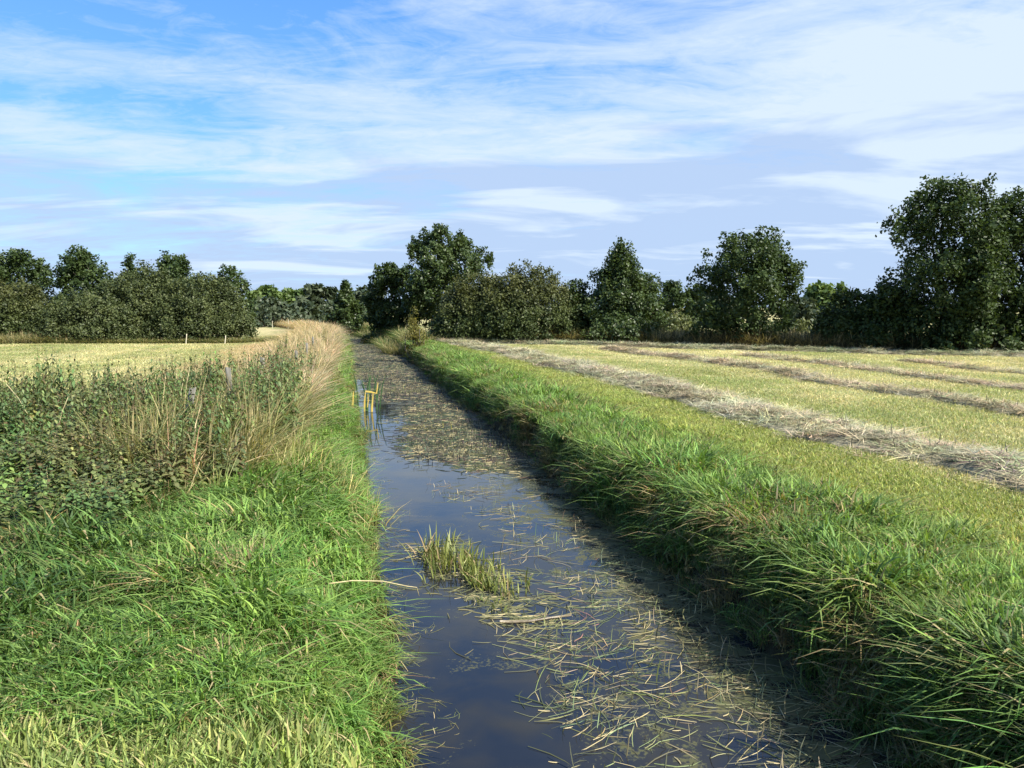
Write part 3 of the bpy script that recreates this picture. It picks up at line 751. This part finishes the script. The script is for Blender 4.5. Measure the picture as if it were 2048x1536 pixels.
# right-hand row
tree('alder_tree', 'tallest dark green tree, standing at the right over the hay field', 1880, 38.5, 345, 250, 'round', M_ALDER, seed=11, dens=1.15, group='trees along the right-hand field edge')
tree('alder_tree', 'dark green tree cut off by the right edge of the picture', 2038, 38, 362, 205, 'round', M_ALDER, seed=21, group='trees along the right-hand field edge')
tree('alder_tree', 'round dark tree standing alone right of centre behind the hay rows', 1490, 43.5, 458, 212, 'round', M_ALDER, seed=31, dens=1.1, group='trees along the right-hand field edge')
tree('alder_tree', 'pointed narrow green tree with a cone-shaped top behind the hay field', 1240, 48, 474, 150, 'cone', M_ALDER2, seed=41, dens=1.5, group='trees along the right-hand field edge')
tree('alder_tree', 'small rounded tree leaning against the right side of the pointed tree', 1290, 49, 548, 80, 'round', M_ALDER2, seed=51)
tree('alder_tree', 'dark tree seen in the gap between the pointed tree and the round lone tree', 1355, 62, 560, 105, 'round', M_ALDER, seed=61)
tree('alder_tree', 'large spreading dark tree right of the far end of the ditch', 893, 62, 446, 185, 'round', M_ALDER2, seed=71, dens=1.0)
tree('alder_tree', 'middle-sized dark tree to the left of the large spreading tree', 785, 66, 521, 115, 'round', M_ALDER, seed=81)
tree('alder_tree', 'small upright tree just left of the ditch end, standing alone against the sky', 694, 78, 541, 80, 'cone', M_ALDER2, seed=91, dens=1.5)
# left-hand group
tree('alder_tree', 'dark rounded tree at the left edge of the picture', 30, 60, 493, 185, 'round', M_ALDER, seed=101)
tree('alder_tree', 'broad dark tree behind the left end of the olive bushes', 185, 60, 490, 135, 'round', M_ALDER, seed=111)
tree('alder_tree', 'small peaked treetop between the two broad trees of the left group', 268, 60, 507, 60, 'cone', M_ALDER, seed=121, dens=1.3)
tree('alder_tree', 'broad tree rising over the middle of the olive bushes on the left', 348, 60, 498, 120, 'round', M_ALDER, seed=131)
tree('alder_tree', 'dark tree at the right end of the left group', 462, 57, 533, 100, 'round', M_ALDER2, seed=141)
tree('willow_bush', 'olive-green willow bush at the left edge of the left field', 25, 50, 560, 170, 'mound', M_RUST, 'bush', 151, 1.8, .12, 'bushes at the back of the left field', .5, 1.1, .62, .22, trunk=False)
tree('willow_bush', 'low left-hand dome of the big willow thicket on the left field', 180, 49.5, 585, 200, 'mound', M_WILLOW, 'bush', 161, 1.8, .12, 'bushes at the back of the left field', .5, 1.1, .62, .22, trunk=False)
tree('willow_bush', 'tall middle dome of the big willow thicket on the left field', 290, 51.5, 541, 220, 'mound', M_WILLOW, 'bush', 171, 1.7, .12, 'bushes at the back of the left field', .5, 1.1, .62, .22, trunk=False)
tree('willow_bush', 'right-hand dome of the big willow thicket on the left field', 405, 50.5, 549, 190, 'mound', M_WILLOW, 'bush', 181, 1.8, .12, 'bushes at the back of the left field', .5, 1.1, .62, .22, trunk=False)
# bushes right of the ditch
tree('willow_bush', 'rusty green willow bush, left part of the thicket right of the ditch', 965, 50.5, 550, 190, 'mound', M_RUST, 'bush', 191, 2.3, .12, 'willow bushes right of the ditch', .5, 1.2, .62, .22, trunk=False)
tree('willow_bush', 'rusty green willow bush, highest part of the thicket right of the ditch', 1060, 49.5, 541, 235, 'mound', M_RUST, 'bush', 201, 2.3, .12, 'willow bushes right of the ditch', .5, 1.2, .62, .22, trunk=False)
tree('willow_bush', 'low willow bush at the left foot of the rusty thicket', 915, 51, 612, 80, 'mound', M_RUST, 'bush', 211, 2.3, .12, 'willow bushes right of the ditch', .5, 1.2, .62, .22, trunk=False)
tree('alder_bush', 'dark bush in the shade between rusty thicket and pointed tree', 1155, 49, 560, 75, 'mound', M_ALDER, 'bush', 221, 1.3, trunk=False)
tree('alder_bush', 'dark bush low behind the foot of the round lone tree', 1552, 50, 634, 120, 'mound', M_ALDER, 'bush', 235, 1.1, trunk=False)
tree('hedge_bush', 'low grey-green bush in the far left meadow behind the two pale stakes', 545, 88, 622, 110, 'mound', M_FAR, 'bush', 236, .9, trunk=False)
tree('hedge_bush', 'low grey-green bush between the far left meadow and the dry grass crest', 625, 90, 618, 110, 'mound', M_FAR, 'bush', 237, .9, trunk=False)
tree('alder_bush', 'low bush at the foot of the pointed tree', 1245, 46.2, 628, 150, 'mound', M_ALDER2, 'bush', 231, 1.3, .13, trunk=False)
tree('willow_bush', 'pale sunlit bush seen low in the gap right of the pointed tree', 1345, 53, 628, 110, 'mound', M_PALE, 'bush', 241, 1.1, .14, trunk=False)
tree('alder_bush', 'dark low bush left of the tallest tree', 1690, 41.5, 578, 120, 'mound', M_ALDER, 'bush', 251, 1.3, trunk=False)
tree('alder_bush', 'dark bush filling the foot of the tallest tree', 1770, 40, 570, 130, 'mound', M_ALDER, 'bush', 261, 1.2, trunk=False)
tree('alder_bush', 'dark bush under the crown at the right edge of the picture', 1960, 37.5, 600, 190, 'mound', M_ALDER, 'bush', 271, 1.1, trunk=False)
tree('willow_bush', 'small sunlit bush at the right foot of the round lone tree', 1605, 46, 645, 80, 'mound', M_PALE, 'bush', 281, 1.1, .13, trunk=False)
tree('sapling', 'small yellowish shrub on the right bank beside the water', 830, 41, 594, 62, 'cone', M_YELLOW, 'shrub', 291, .75, .10, None, .35, .9, .5, .15, trunk=False)
# far woods
for px, Y, yt, wp, sh, mt, lb in (
        (530, 118, 574, 70, 'round', M_FARLT, 'light green treetop in the far wood right of the left group'),
        (585, 125, 578, 75, 'round', M_FARLT, 'pale green distant tree left of the grey-green far wood'),
        (640, 120, 572, 85, 'round', M_FAR, 'grey-green distant tree left of the small upright tree'),
        (600, 100, 592, 90, 'mound', M_FAR, 'low grey-green thicket before the far wood'),
        (540, 95, 600, 90, 'mound', M_FAR, 'dark thicket beside the right end of the left group'),
        (735, 105, 580, 90, 'round', M_FAR, 'distant tree right behind the small upright tree'),
        (1640, 95, 572, 60, 'round', M_FARLT, 'left one of two light distant treetops left of the tallest tree'),
        (1668, 100, 574, 45, 'round', M_FARLT, 'right one of two light distant treetops left of the tallest tree'),
        (1600, 90, 600, 70, 'round', M_FAR, 'distant dark tree close to the right side of the round lone tree'),
        (1420, 85, 590, 120, 'round', M_FAR, 'distant tree low behind the round lone tree')):
    tree('far_tree', lb, px, Y, yt, wp, sh, mt, seed=int(px), dens=.55, leaf=.26, shoot=.8, clump=.42)
for k, (px, Y) in enumerate(((700, 62), (745, 56), (775, 60))):
    tree('alder_bush', ('dark bush closing the far end of the ditch on the left', 'dark low bush leaning over the far water', 'dark bush behind the reeds at the far right bank')[k],
         px, (84, 63, 70)[k], (620, 640, 630)[k], (60, 34, 60)[k], 'mound', M_ALDER, 'bush', 400 + k, 1.1, trunk=False)
# beyond the right edge of the frame: the row goes on, and shades what is in view
for k, (X, Y, h, wd) in enumerate(((29, 36, 8.2, 6.5), (34.5, 33, 7.5, 6), (40, 30, 8, 6.5))):
    tree('alder_tree', ('first tree of the row beyond the right edge', 'second tree of the row beyond the right edge', 'third tree of the row beyond the right edge')[k],
         1024 + X / Y * FPX, Y, 615 - (h - EYE) / Y * FPX, wd / Y * FPX, 'round', M_ALDER, seed=500 + k, dens=.7, leaf=.2)

# ------------------------------------------------------------------ fence posts and stakes
def rough_post(h, wd, seed, mat, name, loc, label, cat, group, lean=(0, 0)):
    r = np.random.default_rng(seed); n = 7; zs = np.linspace(-.3, h, n)
    V, F = tube([(r.normal(0, .004), r.normal(0, .004), z) for z in zs], [wd / 2 * (1 - .12 * (z / h)) * r.uniform(.95, 1.05) for z in zs], 8)
    V[-8:, 2] += r.uniform(-.03, .03, 8)
    o_ = obj(name, mesh_np(name, V, F), mat, None, loc); o_.rotation_euler = (lean[0], lean[1], r.random())
    tag(o_, label, cat, group); return o_
pl = ['grey fence post leaning in the nettles, nearest to the camera', 'grey fence post half hidden in nettle tops, second from the camera', 'dark-sided fence post standing clear, third from the camera',
      'fourth fence post from the camera, sunk in dry grass', 'fifth fence post from the camera, deep in dry grass', 'sixth fence post from the camera, in dry grass', 'seventh fence post from the camera, in dry grass']
for k, (px, Y, yt) in enumerate(((342, 10.4, 774), (459, 13.0, 736), (521, 15.2, 716), (566, 18.6, 722), (592, 22.5, 702), (612, 27, 686), (626, 32.5, 674))):
    X = at(px, Y); rough_post(hgt(yt, Y), .10 if k < 3 else .09, k, M_POST, 'fence_post', (X, Y, 0), pl[k], 'fence post', 'posts of the fence along the ditch', ((.06, .22), (.02, -.05), (0, .02), (0, 0), (.03, 0), (0, .03), (.02, 0))[k])
for k, (px, Y, yt, lb) in enumerate(((372, 47.0, 668, 'short pale stake in front of the middle of the willow thicket'), (450, 47.3, 671, 'short pale stake near the right end of the willow thicket'),
        (546, 82, 642, 'left one of two pale stakes in the far left meadow'), (578, 82, 640, 'right one of two pale stakes in the far left meadow'))):
    rough_post(hgt(yt, Y), .06, 20 + k, M_STAKE, 'stake', (at(px, Y), Y, 0), lb, 'stake', 'pale stakes in the left field', (0, .12 if k < 2 else 0))

# ------------------------------------------------------------------ tall single nettles against the left field
def single_nettle(px, Y, ytop, label, seed):
    h = hgt(ytop, Y); X = at(px, Y); stem, lv = nettle_geo(h, seed, .12)
    z0 = float(ground(np.array([X]), np.array([Y]))[0])
    ro = empty('nettle', (X, Y, z0)); tag(ro, label, 'nettle', 'tall nettles standing out of the thicket')
    V, F = tube(stem, np.linspace(.006, .0025, len(stem)), 4)
    obj('stem', mesh_np('stem', V, F, np.tile([.5, .5, .6], (len(V), 1))), M_NETTLE1, ro)
    lv = [q for q in lv if q[0][2] > h * .35]
    for p0, d, sd, sz, rr in lv:
        V, F = leaf_mesh(np.zeros(3), d, sd, sz)
        obj('leaf', mesh_np('leaf', V, F, np.tile([rr, .5, 0], (6, 1))), M_NETTLE1, ro, tuple(p0))
for k, (px, Y, yt, lb) in enumerate(((100, 12.0, 688, 'tallest thin nettle stem, rising high over the left field'), (14, 11.8, 728, 'nettle stem rising closest to the left edge'),
        (36, 12.2, 731, 'nettle stem second from the left edge'), (128, 12.3, 742, 'nettle with a plump tip just right of the tallest stem'),
        (190, 12.4, 726, 'left of a pair of bushy nettle tops in the left field view'), (216, 12.6, 730, 'right of a pair of bushy nettle tops in the left field view'),
        (245, 12.5, 712, 'slender nettle reaching up right of the bushy pair'), (285, 12.3, 742, 'thick dark nettle top in the middle of the thicket'),
        (402, 12.5, 732, 'nettle top between the first and second fence post'), (60, 12.0, 752, 'low nettle top left of the tallest stem'))):
    single_nettle(px, Y, yt, lb, 700 + k)

# ------------------------------------------------------------------ single stalks and water-side things
def stalk(name, pts, r0, r1, mat, label, cat):
    P = np.array(pts, float); o0 = P[0].copy()
    V, F = tube(P - o0, np.linspace(r0, r1, len(P)), 6)
    o_ = obj(name, mesh_np(name, V, F, None, True), mat, None, tuple(o0)); tag(o_, label, cat); return o_
stalk('reed_stalk', [(-1.56, 6.4, -.14), (-1.38, 6.5, -.15), (-1.15, 6.68, -.22), (-.95, 6.85, -.33), (-.88, 6.93, -.37), (-.86, 6.95, -.46)], .006, .0035, M_STRAW,
      'long pale broken stalk jutting from the left bank over the water with a bent tip', 'stalk')
bx0 = np.array([*xy(6.78, 1.35), WATER + .012])
stalk('floating_branch', [bx0, bx0 + (.10, -.03, .005), bx0 + (.28, -.02, .012), bx0 + (.48, .06, .012), bx0 + (.66, .10, .02)], .016, .010, M_BRANCH,
      'dark bent branch floating among the cut reeds in the near water', 'branch')
for k, (x0, Y0, z0, x1, Y1, z1, lb) in enumerate(((250, 9.8, .35, 290, 9.9, 1.05, 'straight straw stem leaning right in front of the nettles'),
        (8, 10.6, 1.15, 58, 10.2, .7, 'straw stem slanting down at the left edge of the thicket'),
        (352, 11.2, .35, 378, 11.4, 1.33, 'tall pale straw stem standing right of the first fence post'),
        (345, 11.0, .45, 365, 11.6, 1.15, 'shorter pale straw stem next to the tall one by the first fence post'))):
    a_ = np.array([at(x0 if k != 0 else 85, Y0), Y0, z0]); c_ = np.array([at(x1 if k != 0 else 130, Y1), Y1, z1])
    stalk('straw_stem', [a_, a_ * .6 + c_ * .4 + (.015, 0, .01), a_ * .25 + c_ * .75 - (.01, 0, 0), c_], .006, .003, M_STRAW, lb, 'straw')
# iris-like plant with yellow snapped leaves on the left waterside
ix, iy = xy(22.2, .62); ir = empty('water_iris', (ix, iy, WATER)); tag(ir, 'water plant with green upright leaves and yellow snapped ones at the left waterside', 'water plant')
M_IRIS = leafy('iris_leaf', tint=(.05, .11, .045), transl=.2); M_IRISY = leafy('iris_leaf_yellow', tint=(.62, .47, .12), transl=.2)
def strip(pts, wd, sidev):
    P = np.array(pts, float); n = len(P); sdv = np.array(sidev, float); V = []
    for k in range(n):
        ww = wd / 2 * (1 if k < n - 1 else .35)
        V += [P[k] - sdv * ww, P[k] + np.array([0, -.004, 0]), P[k] + sdv * ww]
    F = []
    for k in range(n - 1):
        i0 = k * 3; F += [[i0, i0 + 1, i0 + 4, i0 + 3], [i0 + 1, i0 + 2, i0 + 5, i0 + 4]]
    return np.array(V), np.array(F)
rr = np.random.default_rng(3)
for k in range(11):
    x0 = rr.uniform(-.32, .35); y0 = rr.uniform(-.2, .2); h = rr.uniform(.75, 1.15); ln = rr.normal(0, .16)
    V, F = strip([(x0, y0, -.05), (x0 + ln * .3, y0, h * .4), (x0 + ln * .7, y0, h * .75), (x0 + ln * 1.3, y0 - .03, h)], .030, (1, .2, 0))
    obj('leaf', mesh_np('leaf', V, F, np.tile([rr.random(), .5, 0], (len(V), 1))), M_IRIS, ir)
for pts, wd, sdv in (([(-.07, -.3, -.1), (-.05, -.32, .3), (-.02, -.33, .56)], .045, (1, 0, 0)), ([(-.02, -.33, .57), (.14, -.33, .55), (.31, -.33, .51)], .05, (0, 0, 1)),
                     ([(.14, -.35, -.35), (.16, -.36, .1), (.20, -.36, .52)], .055, (1, 0, 0)), ([(.28, -.3, .5), (.31, -.3, .68), (.33, -.3, .82)], .03, (1, 0, 0)),
                     ([(-.42, -.2, .1), (-.40, -.2, .3), (-.38, -.2, .55)], .05, (1, 0, 0)), ([(.02, -.3, .12), (.05, -.32, .3), (.05, -.33, .5)], .03, (1, 0, 0))):
    V, F = strip(pts, wd, sdv); o_ = obj('leaf', mesh_np('leaf', V, F, np.tile([.6, .5, 0], (len(V), 1))), M_IRISY, ir); o_['label'] = 'yellow snapped leaf'
